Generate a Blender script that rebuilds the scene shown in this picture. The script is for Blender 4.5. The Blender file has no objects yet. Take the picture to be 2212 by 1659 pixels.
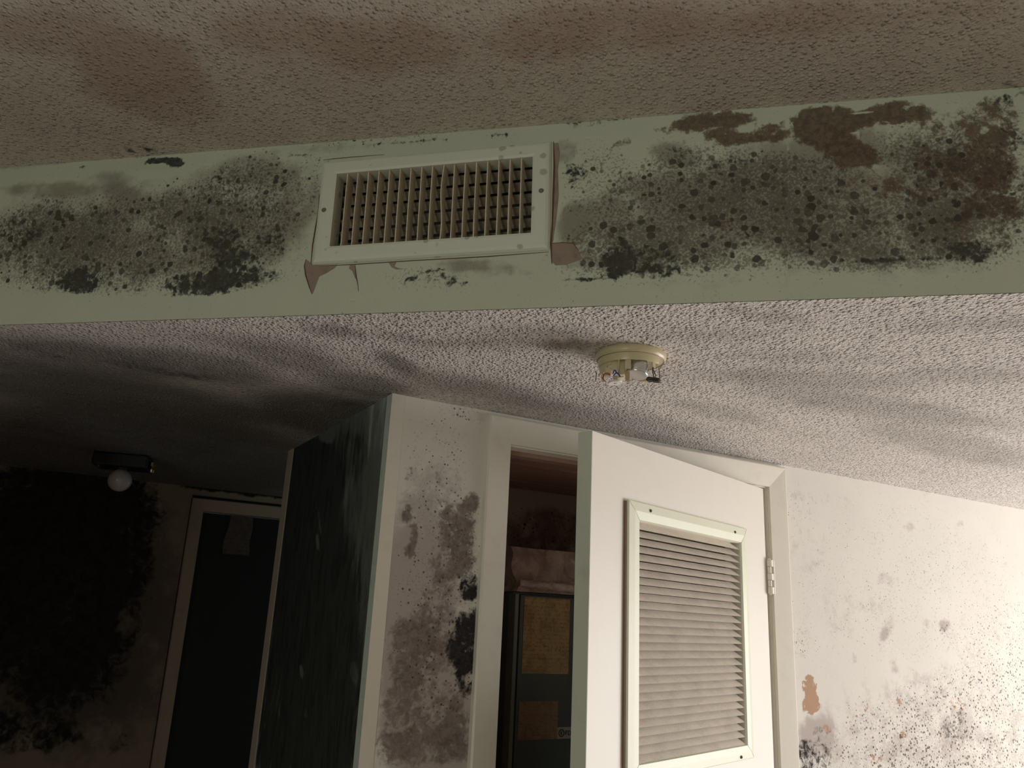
import bpy, bmesh, math, random
import numpy as np
from mathutils import Vector, Matrix
random.seed(7)
scn = bpy.context.scene
COL = scn.collection
# ------------------------------------------------------------------ camera
W, H = 2212, 1659
F, PITCH, ROLL, YAW, SANG, DANG = 1743.604, 0.28159307, 0.04879374, 0.50894931, -0.72496387, 0.33559063
CAM = np.array([0.0, 0.0, 1.645])
_cy, _sy = math.cos(YAW), math.sin(YAW)
FWD = np.array([_sy * math.cos(PITCH), _cy * math.cos(PITCH), math.sin(PITCH)])
_r = np.array([_cy, -_sy, 0.0]); _u = np.cross(_r, FWD)
RGT = math.cos(ROLL) * _r + math.sin(ROLL) * _u
UPV = -math.sin(ROLL) * _r + math.cos(ROLL) * _u
cd = bpy.data.cameras.new('camera'); cam = bpy.data.objects.new('camera', cd); COL.objects.link(cam)
cd.sensor_fit = 'HORIZONTAL'; cd.sensor_width = 36; cd.lens = F / W * 36; cd.clip_start = 0.02; cd.clip_end = 60
M = Matrix.Identity(4)
for i in range(3):
    M[i][0] = RGT[i]; M[i][1] = UPV[i]; M[i][2] = -FWD[i]; M[i][3] = CAM[i]
cam.matrix_world = M
scn.camera = cam
# ------------------------------------------------------------------ exposure, world, daylight and fill
vs = scn.view_settings
scn.display_settings.display_device = 'sRGB'
vs.view_transform = 'Standard'; vs.look = 'None'; vs.gamma = 1; vs.exposure = 0.0; vs.use_curve_mapping = False
wd = bpy.data.worlds.new('world'); scn.world = wd; wd.use_nodes = True
wd.node_tree.nodes['Background'].inputs[0].default_value = (0.75, 0.9, 1.0, 1)
wd.node_tree.nodes['Background'].inputs[1].default_value = 0.6

def area(name, loc, rot, sx, sy, power, color):
    l = bpy.data.lights.new(name, 'AREA'); l.shape = 'RECTANGLE'; l.size = sx; l.size_y = sy
    l.energy = power; l.color = color
    o = bpy.data.objects.new(name, l); COL.objects.link(o); o.location = loc; o.rotation_euler = rot
    return o
XR, XL, YF, YH = 4.3, -2.4, -3.0, 3.76          # room extents: right, left, behind the camera, hall end
YA = 2.21946722 * 0.77                            # wall with the louvred door
H1, H2 = 2.13, 2.473                              # lower and upper ceiling
# daylight through the wide window in the right wall and an added greenish fill light on the left
area('daylight_right_window', (XR + 0.14, 0.10, 1.0), (0, math.radians(90), 0), 1.9, 2.5, 106, (1.0, 0.965, 0.93))
area('fill_left_window', (XL - 0.14, -1.2, 1.35), (0, math.radians(-90), 0), 1.1, 1.4, 27, (0.86, 1.0, 0.86))

# ------------------------------------------------------------------ pixel <-> place
def ray(x, y): return FWD + RGT * (x - W / 2) / F - UPV * (y - H / 2) / F
def at_z(x, y, z):
    d = ray(x, y); return CAM + d * (z - CAM[2]) / d[2]
def at_plane(x, y, p, n):
    d = ray(x, y); p = np.array(p); n = np.array(n); return CAM + d * ((p - CAM) @ n) / (d @ n)
def at_y(x, y, Y): return at_plane(x, y, (0, Y, 0), (0, 1, 0))
def to_px(P):
    q = P - CAM; w = q @ FWD; ok = w > 0.05; w = np.where(ok, w, 1)
    return np.where(ok, q @ RGT / w * F + W / 2, -9999), np.where(ok, -(q @ UPV) / w * F + H / 2, -9999)

# soffit frame
SU = np.array([math.cos(SANG), math.sin(SANG), 0.0])
SN = np.array([math.sin(SANG), -math.cos(SANG), 0.0])       # towards the camera
if SN @ (CAM - at_z(1106, 667, H1)) < 0: SN = -SN
_s0 = (at_z(0, 706, H1) @ SN + at_z(2212, 629, H1) @ SN) / 2
S0 = np.array([0, 0, 0.0]) + SN * _s0
def SP(u, z, n=0.0): return S0 + SU * u + SN * n + np.array([0, 0, z])
def at_s(x, y): return at_plane(x, y, S0, SN)

# ------------------------------------------------------------------ mesh helpers
def put(name, me, mat=None, parent=None):
    o = bpy.data.objects.new(name, me); COL.objects.link(o)
    if mat: me.materials.append(mat)
    if parent: o.parent = parent
    return o
def obj(name, bm, mat=None, parent=None, smooth=False, bevel=0, loc=None, rot=None):
    me = bpy.data.meshes.new(name)
    bmesh.ops.recalc_face_normals(bm, faces=bm.faces)
    bm.to_mesh(me); bm.free()
    if smooth:
        for p in me.polygons: p.use_smooth = True
    o = put(name, me, mat, parent)
    if bevel:
        m = o.modifiers.new('bevel', 'BEVEL'); m.width = bevel; m.segments = 2; m.limit_method = 'ANGLE'; m.angle_limit = 0.6
    if smooth:
        e = o.modifiers.new('split', 'EDGE_SPLIT'); e.split_angle = math.radians(38)
    if loc: o.location = loc
    if rot: o.rotation_euler = rot
    return o
def struct(o): o['kind'] = 'structure'; return o
def thing(name, label, cat, loc=(0, 0, 0), rz=0, group=None):
    o = bpy.data.objects.new(name, None); COL.objects.link(o); o.location = loc; o.rotation_euler = (0, 0, rz)
    o.empty_display_size = 0.05
    o['label'] = label; o['category'] = cat
    if group: o['group'] = group
    return o
def box(bm, x0, x1, y0, y1, z0, z1, mtx=None):
    vs_ = [bm.verts.new((x, y, z)) for z in (z0, z1) for y in (y0, y1) for x in (x0, x1)]
    for f in ((0, 2, 3, 1), (4, 5, 7, 6), (0, 1, 5, 4), (2, 6, 7, 3), (0, 4, 6, 2), (1, 3, 7, 5)):
        bm.faces.new([vs_[i] for i in f])
    if mtx: bmesh.ops.transform(bm, matrix=mtx, verts=vs_)
    return vs_
def lathe(bm, prof, seg=48, a0=0.0, a1=2 * math.pi, mtx=None, cx=0, cy=0):
    full = abs(a1 - a0 - 2 * math.pi) < 1e-4
    n = seg if full else seg + 1; rings = []; allv = []
    for r, z in prof:
        if r < 1e-6:
            v = bm.verts.new((cx, cy, z)); rings.append([v] * n); allv.append(v)
        else:
            ring = [bm.verts.new((cx + r * math.cos(a0 + (a1 - a0) * i / seg), cy + r * math.sin(a0 + (a1 - a0) * i / seg), z)) for i in range(n)]
            rings.append(ring); allv += ring
    for a, b in zip(rings, rings[1:]):
        for i in range(seg):
            j = (i + 1) % n
            q = []
            for v in (a[i], a[j], b[j], b[i]):
                if v not in q: q.append(v)
            if len(q) > 2:
                try: bm.faces.new(q)
                except ValueError: pass
    if mtx: bmesh.ops.transform(bm, matrix=mtx, verts=allv)
    return allv
def tube(bm, pts, r, seg=8):
    pts = [Vector(p) for p in pts]; rings = []
    for i, p in enumerate(pts):
        t = (pts[min(i + 1, len(pts) - 1)] - pts[max(i - 1, 0)]).normalized()
        a = t.cross(Vector((0, 0, 1)))
        if a.length < 0.1: a = t.cross(Vector((0, 1, 0)))
        a.normalize(); b = t.cross(a)
        rr = r[i] if isinstance(r, (list, tuple)) else r
        rings.append([bm.verts.new(p + (a * math.cos(2 * math.pi * k / seg) + b * math.sin(2 * math.pi * k / seg)) * rr) for k in range(seg)])
    for A, B in zip(rings, rings[1:]):
        for k in range(seg): bm.faces.new((A[k], A[(k + 1) % seg], B[(k + 1) % seg], B[k]))
    bm.faces.new(rings[0][::-1]); bm.faces.new(rings[-1])
def prism(bm, poly, y0, y1):
    """polygon in local x,z extruded along y"""
    a = [bm.verts.new((x, y0, z)) for x, z in poly]; b = [bm.verts.new((x, y1, z)) for x, z in poly]
    bm.faces.new(a); bm.faces.new(b[::-1])
    for i in range(len(poly)):
        j = (i + 1) % len(poly); bm.faces.new((a[i], b[i], b[j], a[j]))

# ------------------------------------------------------------------ stain fields: soft patches on a surface
# a patch is (x, y, rx, ry, angle_deg, strength); channels c k s f b w -> cloud black, rust, specks, film, bare, clean
CH = {'k': 0, 'r': 1, 's': 2, 'f': 3, 'b': 4, 'w': 5}
def field(P, patches):
    x, y = to_px(P); out = np.zeros((len(P), 6))
    for ch, lst in patches.items():
        v = np.zeros(len(P))
        for q in lst:
            cx, cy, rx, ry, a, s = q
            ca, sa = math.cos(math.radians(a)), math.sin(math.radians(a))
            dx, dy = x - cx, y - cy
            d = np.sqrt(((dx * ca + dy * sa) / rx) ** 2 + ((-dx * sa + dy * ca) / ry) ** 2)
            t = np.clip((1.35 - d) / 0.75, 0, 1); t = t * t * (3 - 2 * t)
            if s >= 0: v = np.maximum(v, t * s) + np.minimum(v, t * s) * 0.25
            else: v = v * (1 + s * t)
        out[:, CH[ch]] = np.clip(v, 0, 1.3)
    return out
def stain(me, patches, mw=None):
    n = len(me.vertices); co = np.empty(n * 3); me.vertices.foreach_get('co', co); P = co.reshape(-1, 3)
    f = field(P, patches)
    for nm, c in (('stain_a', 0), ('stain_b', 3)):
        at = me.color_attributes.new(nm, 'FLOAT_COLOR', 'POINT')
        d = np.ones((n, 4)); d[:, :3] = f[:, c:c + 3]; at.data.foreach_set('color', d.ravel())
def slab(name, O, U, Nn, rects, step, mat, patches=None, th=0.1):
    """wall: rects (u0,u1,z0,z1) on the plane through O along U, front face towards Nn, solid behind"""
    bm = bmesh.new(); O = Vector(O); U = Vector(U); Nv = Vector(Nn)
    for (u0, u1, z0, z1) in rects:
        nu = max(1, int(round((u1 - u0) / step))); nz = max(1, int(round((z1 - z0) / step)))
        g = [[bm.verts.new(O + U * (u0 + (u1 - u0) * i / nu) + Vector((0, 0, z0 + (z1 - z0) * j / nz))) for i in range(nu + 1)] for j in range(nz + 1)]
        for j in range(nz):
            for i in range(nu):
                q = (g[j][i], g[j][i + 1], g[j + 1][i + 1], g[j + 1][i])
                bm.faces.new(q)
        B = [bm.verts.new(O + U * u + Vector((0, 0, z)) - Nv * th) for u, z in ((u0, z0), (u1, z0), (u1, z1), (u0, z1))]
        bm.faces.new(B[::-1])
        fr = [g[0][0], g[0][nu], g[nz][nu], g[nz][0]]
        bm.faces.new([*g[0], B[1], B[0]]); bm.faces.new([*g[nz][::-1], B[3], B[2]])
        bm.faces.new([*[r[0] for r in g][::-1], B[0], B[3]]); bm.faces.new([*[r[nu] for r in g], B[2], B[1]])
    o = obj(name, bm, mat)
    stain(o.data, patches or {})
    return struct(o)

# ------------------------------------------------------------------ materials
class NT:
    def __init__(s, name):
        s.m = bpy.data.materials.new(name); s.m.use_nodes = True; s.t = s.m.node_tree
        s.b = s.t.nodes['Principled BSDF']
        tc = s.t.nodes.new('ShaderNodeTexCoord'); s.co = tc.outputs['Object']
    def n(s, typ, **kw):
        nd = s.t.nodes.new(typ)
        for k, v in kw.items(): setattr(nd, k, v)
        return nd
    def l(s, a, b):
        if isinstance(a, (int, float)): b.default_value = a
        elif isinstance(a, (tuple, list)): b.default_value = (*a, 1) if len(a) == 3 and b.type == 'RGBA' else a
        else: s.t.links.new(a, b)
    def math(s, op, a, b=0.0, c=None, clamp=False):
        nd = s.n('ShaderNodeMath', operation=op, use_clamp=clamp); s.l(a, nd.inputs[0]); s.l(b, nd.inputs[1])
        if c is not None: s.l(c, nd.inputs[2])
        return nd.outputs[0]
    def map(s, sc, rot=(0, 0, 0), src=None):
        nd = s.n('ShaderNodeMapping'); nd.inputs['Scale'].default_value = sc; nd.inputs['Rotation'].default_value = rot
        s.l(src or s.co, nd.inputs[0]); return nd.outputs[0]
    def noise(s, scale, detail=4, rough=0.55, dist=0.0, co=None):
        nd = s.n('ShaderNodeTexNoise'); s.l(co or s.co, nd.inputs['Vector'])
        nd.inputs['Scale'].default_value = scale; nd.inputs['Detail'].default_value = detail
        nd.inputs['Roughness'].default_value = rough; nd.inputs['Distortion'].default_value = dist
        return nd.outputs[0]
    def vor(s, scale, feature='F1', co=None, rnd=1.0, smooth=None):
        nd = s.n('ShaderNodeTexVoronoi', feature=feature); s.l(co or s.co, nd.inputs['Vector'])
        nd.inputs['Scale'].default_value = scale; nd.inputs['Randomness'].default_value = rnd
        if smooth is not None: nd.inputs['Smoothness'].default_value = smooth
        return nd
    def step(s, v, a, b):
        nd = s.n('ShaderNodeMapRange', interpolation_type='SMOOTHSTEP'); s.l(v, nd.inputs[0])
        s.l(a, nd.inputs[1]); s.l(b, nd.inputs[2]); return nd.outputs[0]
    def mix(s, f, a, b, mode='MIX'):
        nd = s.n('ShaderNodeMix', data_type='RGBA', blend_type=mode)
        s.l(f, nd.inputs[0]); s.l(a, nd.inputs[6]); s.l(b, nd.inputs[7]); return nd.outputs[2]
    def attr(s, nm):
        nd = s.n('ShaderNodeAttribute', attribute_name=nm); sp = s.n('ShaderNodeSeparateColor'); s.l(nd.outputs[0], sp.inputs[0])
        return sp.outputs
    def bump(s, h, dist, strength=1.0, prev=None):
        nd = s.n('ShaderNodeBump'); nd.inputs['Distance'].default_value = dist; nd.inputs['Strength'].default_value = strength
        s.l(h, nd.inputs['Height'])
        if prev is not None: s.l(prev, nd.inputs['Normal'])
        return nd.outputs[0]
    def out(s, col, rough=0.8, nrm=None, metal=0.0, spec=None):
        s.l(col, s.b.inputs['Base Color']); s.l(rough, s.b.inputs['Roughness']); s.b.inputs['Metallic'].default_value = metal
        if spec is not None: s.b.inputs['Specular IOR Level'].default_value = spec
        if nrm is not None: s.l(nrm, s.b.inputs['Normal'])
        return s.m

def mouldy(name, base=(0.80, 0.77, 0.68), black=(0.03, 0.03, 0.027), rust=(0.10, 0.055, 0.032), film=(0.30, 0.28, 0.25),
           bare=(0.36, 0.27, 0.21), speck=(0.07, 0.05, 0.04), ks=90, rs=28, ss=75, soft=0.10, stretch=(1, 1, 1), popcorn=0.0,
           big=9, tint=None, kdist=0.6, fine=0.0, fs=230, dot=(0.35, 0.30, 0.27), hollow=0.6):
    t = NT(name); co = t.map(stretch) if stretch != (1, 1, 1) else t.co
    a = t.attr('stain_a'); b = t.attr('stain_b')
    K, R, S, Fm, Ba, Wc = a[0], a[1], a[2], b[0], b[1], b[2]
    nb = t.noise(big, 5, 0.6, 0.3, co)             # broad drift
    nf = t.noise(ks, 4, 0.62, kdist, co)           # colony size
    nr = t.noise(rs, 6, 0.68, 0.5, co)
    var = t.noise(3.5, 4, 0.6)
    c = t.mix(t.math('MULTIPLY', t.step(var, 0.35, 0.7), 0.35), base, tuple(v * 0.87 for v in base))
    if tint: c = t.mix(t.step(nb, 0.42, 0.62), c, tint)
    # thin film
    fn = t.math('ADD', t.math('MULTIPLY', nb, 0.55), t.math('MULTIPLY', nr, 0.45))
    ff = t.math('MULTIPLY', t.math('ADD', 0.35, t.math('MULTIPLY', Fm, 0.65)), t.step(t.math('ADD', fn, t.math('MULTIPLY', Fm, 0.42)), 0.60, 0.86), clamp=True)
    if popcorn > 0.9: ff = t.math('MULTIPLY', ff, 0.72)
    c = t.mix(ff, c, film)
    # bare / peeled patches
    bb = t.step(t.math('ADD', nr, Ba), 1.0, 1.08)
    c = t.mix(bb, c, bare)
    # rust coloured growth
    v = t.math('ADD', t.math('MULTIPLY', nr, 0.6), t.math('MULTIPLY', nf, 0.4))
    rr = t.step(t.math('ADD', v, t.math('MULTIPLY', R, 0.5)), 0.74, 0.74 + soft)
    rcol = t.mix(t.step(nf, 0.35, 0.65), rust, tuple(min(1, x * 1.9) for x in rust))
    c = t.mix(t.math('MULTIPLY', rr, 0.92), c, rcol)
    # black growth
    v = t.math('ADD', t.math('MULTIPLY', nf, 0.6), t.math('MULTIPLY', nb, 0.4))
    kk = t.step(t.math('ADD', v, t.math('MULTIPLY', K, 0.5)), 0.74, 0.74 + soft)
    kcol = t.mix(t.step(nf, 0.4, 0.7), tuple(min(1, x * 2.2) for x in black), black)
    c = t.mix(t.math('MULTIPLY', kk, 0.995), c, kcol)
    # round specks, each its own size
    vd = t.vor(ss, co=co); rnd = t.n('ShaderNodeSeparateColor'); t.l(vd.outputs['Color'], rnd.inputs[0])
    rad = t.math('MULTIPLY', t.math('MULTIPLY', t.math('POWER', rnd.outputs[0], 1.6), S), 0.72)
    dd = t.math('ADD', vd.outputs['Distance'], t.math('MULTIPLY', t.math('SUBTRACT', nf, 0.5), 0.35))
    sm = t.math('SUBTRACT', 1.0, t.step(t.math('SUBTRACT', dd, rad), -0.06, 0.07))
    sm = t.math('MULTIPLY', sm, t.step(rad, 0.03, 0.12))
    c = t.mix(t.math('MULTIPLY', sm, t.math('ADD', 0.5, t.math('MULTIPLY', rnd.outputs[1], 0.5))), c, t.mix(rnd.outputs[2], speck, black))
    if fine:
        n4 = t.noise(fs, 3, 0.6, 0.2, co)
        fm = t.step(t.math('ADD', t.math('ADD', t.math('MULTIPLY', n4, 0.75), t.math('MULTIPLY', nb, 0.25)), t.math('MULTIPLY', S, 0.21)), 0.60, 0.74)
        c = t.mix(t.math('MULTIPLY', fm, fine), c, speck)
    # wiped clean places
    c = t.mix(t.step(t.math('ADD', nb, Wc), 1.0, 1.12), c, base)
    nrm = None
    if popcorn:
        v1 = t.vor(118, 'F1'); rc = t.n('ShaderNodeSeparateColor'); t.l(v1.outputs['Color'], rc.inputs[0])
        v2 = t.vor(270, 'F1'); rc2 = t.n('ShaderNodeSeparateColor'); t.l(v2.outputs['Color'], rc2.inputs[0])
        s1 = t.math('SUBTRACT', 1.0, t.step(v1.outputs['Distance'], 0.0, 0.55))
        b1 = t.math('MULTIPLY', s1, t.math('ADD', 0.25, t.math('MULTIPLY', rc.outputs[0], 0.75)))
        b2 = t.math('MULTIPLY', t.math('SUBTRACT', 1.0, t.step(v2.outputs['Distance'], 0.0, 0.6)), rc2.outputs[0])
        h = t.math('ADD', t.math('ADD', b1, t.math('MULTIPLY', b2, 0.35)), t.math('MULTIPLY', t.noise(90, 3, 0.6), 0.25))
        c = t.mix(t.math('MULTIPLY', t.math('MULTIPLY', t.step(rc.outputs[1], 0.6, 0.9), t.step(s1, 0.1, 0.7)), 0.35), c, dot)
        # hollows between the lumps darkened: growth, plus shade put into the colour
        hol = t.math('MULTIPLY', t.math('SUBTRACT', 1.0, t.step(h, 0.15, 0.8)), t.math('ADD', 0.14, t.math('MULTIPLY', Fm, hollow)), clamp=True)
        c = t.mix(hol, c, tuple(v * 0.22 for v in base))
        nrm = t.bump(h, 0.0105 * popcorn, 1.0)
    else:
        h = t.math('ADD', t.math('MULTIPLY', t.noise(120, 3, 0.6), 0.5), t.math('ADD', kk, rr))
        nrm = t.bump(h, 0.0007, 0.6)
    return t.out(c, 0.85, nrm, spec=0.25)

def plain(name, col, rough=0.5, metal=0.0, grime=0.12, gscale=14, gcol=None, bump=0.0, spec=None, stretch=(1, 1, 1)):
    t = NT(name); co = t.map(stretch)
    n1 = t.noise(gscale, 5, 0.65, 0.2, co)
    c = t.mix(t.math('MULTIPLY', t.step(n1, 0.48, 0.75), grime * 3, clamp=True), col, gcol or tuple(v * 0.6 for v in col))
    nrm = t.bump(t.noise(gscale * 12, 3, 0.6, 0, co), bump, 0.6) if bump else None
    return t.out(c, rough, nrm, metal, spec)

M_SOF_L = mouldy('soffit_paint', base=(0.68, 0.69, 0.57), black=(0.045, 0.047, 0.042), rust=(0.105, 0.068, 0.046), film=(0.31, 0.28, 0.225),
                 bare=(0.33, 0.25, 0.20), speck=(0.085, 0.068, 0.052), ks=105, rs=30, ss=82, soft=0.15, fine=0.6)
M_WALL = mouldy('cream_wall_paint', base=(0.84, 0.80, 0.735), black=(0.016, 0.014, 0.015), rust=(0.15, 0.118, 0.104), film=(0.52, 0.45, 0.42),
                bare=(0.52, 0.33, 0.22), speck=(0.16, 0.10, 0.08), ks=70, rs=42, ss=125, soft=0.2, big=14, fine=0.22, fs=160)
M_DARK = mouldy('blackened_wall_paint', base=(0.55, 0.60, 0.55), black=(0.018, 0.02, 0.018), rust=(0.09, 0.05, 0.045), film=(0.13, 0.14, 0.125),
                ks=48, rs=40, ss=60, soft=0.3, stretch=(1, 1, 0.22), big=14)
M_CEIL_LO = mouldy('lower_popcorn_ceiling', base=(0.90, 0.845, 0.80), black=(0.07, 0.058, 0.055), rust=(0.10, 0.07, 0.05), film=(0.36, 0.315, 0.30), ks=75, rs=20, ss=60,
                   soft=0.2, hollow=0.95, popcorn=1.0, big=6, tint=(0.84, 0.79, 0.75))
M_CEIL_UP = mouldy('upper_popcorn_ceiling', base=(0.80, 0.74, 0.65), black=(0.06, 0.055, 0.045), rust=(0.42, 0.30, 0.24), film=(0.62, 0.49, 0.41), dot=(0.36, 0.25, 0.19), hollow=0.06, ks=60,
                   rs=14, ss=90, soft=0.3, popcorn=0.55, big=5, tint=(0.74, 0.67, 0.59))
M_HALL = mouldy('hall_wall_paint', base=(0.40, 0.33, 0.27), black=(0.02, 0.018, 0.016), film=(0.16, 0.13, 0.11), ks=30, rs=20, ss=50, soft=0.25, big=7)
M_CLOS = mouldy('closet_plaster', base=(0.78, 0.66, 0.56), black=(0.10, 0.08, 0.07), rust=(0.16, 0.10, 0.085), film=(0.22, 0.16, 0.14), ks=60, rs=30, ss=80, soft=0.2)
M_PLAIN = plain('plain_wall_paint', (0.36, 0.33, 0.28), 0.85, gscale=3)
M_FLOOR = plain('worn_carpet', (0.36, 0.275, 0.24), 0.95, gscale=4, bump=0.003)
M_TRIM = plain('ivory_trim_paint', (0.86, 0.80, 0.70), 0.45, grime=0.06, gscale=20, gcol=(0.60, 0.52, 0.43), bump=0.0002)
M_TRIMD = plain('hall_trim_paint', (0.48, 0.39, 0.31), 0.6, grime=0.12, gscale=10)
M_DOOR = plain('ivory_door_paint', (0.85, 0.795, 0.71), 0.42, grime=0.03, gscale=7, gcol=(0.66, 0.57, 0.50), bump=0.0002)
M_LFRAME = plain('louvre_frame_paint', (0.84, 0.85, 0.68), 0.35, grime=0.07, gscale=25, gcol=(0.85, 0.72, 0.50))
M_BEAD = plain('bead_light_tint', (0.62, 0.68, 0.62), 0.6, grime=0.15, gscale=40, gcol=(0.35, 0.36, 0.33))  # side face of the bead: greenish room light put into the colour
M_DOORVOID = plain('doorway_darkness', (0.010, 0.016, 0.014), 0.6, grime=0.1)  # near-black colour painting the darkness inside the hall doorway
M_BRASS = plain('tarnished_brass', (0.55, 0.42, 0.20), 0.25, 1.0, grime=0.15, gscale=60)
M_BLACKM = plain('black_metal', (0.012, 0.011, 0.010), 0.5, 0.0)
M_SCREW = plain('screw_metal', (0.32, 0.30, 0.25), 0.4, 0.8, gscale=300)
M_RUSTSCREW = plain('rusty_screw', (0.13, 0.08, 0.05), 0.6, 0.3, gscale=300)

# louvre slats: dusty paint
def dusty(name, base, dust, amount=0.5, scale=300, spec=0.3):
    t = NT(name); co = t.map((1, 1, 1))
    n1 = t.noise(scale, 4, 0.7); n2 = t.noise(18, 4, 0.6)
    f = t.step(t.math('ADD', t.math('MULTIPLY', n1, 0.6), t.math('MULTIPLY', n2, 0.5)), 0.50, 0.66)
    return t.out(t.mix(t.math('MULTIPLY', f, amount), base, dust), 0.85, t.bump(n1, 0.0009, 0.8), spec=spec)
M_SLAT = dusty('dusty_slat_paint', (0.80, 0.725, 0.63), (0.60, 0.53, 0.45), 0.55)
M_BLADE = dusty('dusty_register_blade', (0.85, 0.76, 0.60), (0.55, 0.46, 0.35), 0.45, 250)
M_BLADEB = dusty('dusty_rear_blade', (0.34, 0.28, 0.21), (0.18, 0.15, 0.11), 0.6, 250)
def spotty(name, base, spot, n=60, lim=0.16):
    t = NT(name); v = t.vor(n); rn = t.n('ShaderNodeSeparateColor'); t.l(v.outputs['Color'], rn.inputs[0])
    rad = t.math('MULTIPLY', t.step(rn.outputs[0], 0.55, 1.0), 0.42)
    d = t.math('ADD', v.outputs['Distance'], t.math('MULTIPLY', t.noise(160, 3), 0.2))
    m = t.math('SUBTRACT', 1.0, t.step(t.math('SUBTRACT', d, rad), -0.02, 0.12))
    return t.out(t.mix(t.math('MULTIPLY', m, 0.6), base, spot), 0.5, t.bump(t.noise(220, 3), 0.0002, 0.5))
M_REG = spotty('register_frame_paint', (0.80, 0.80, 0.69), (0.32, 0.32, 0.27), 55)

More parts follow.
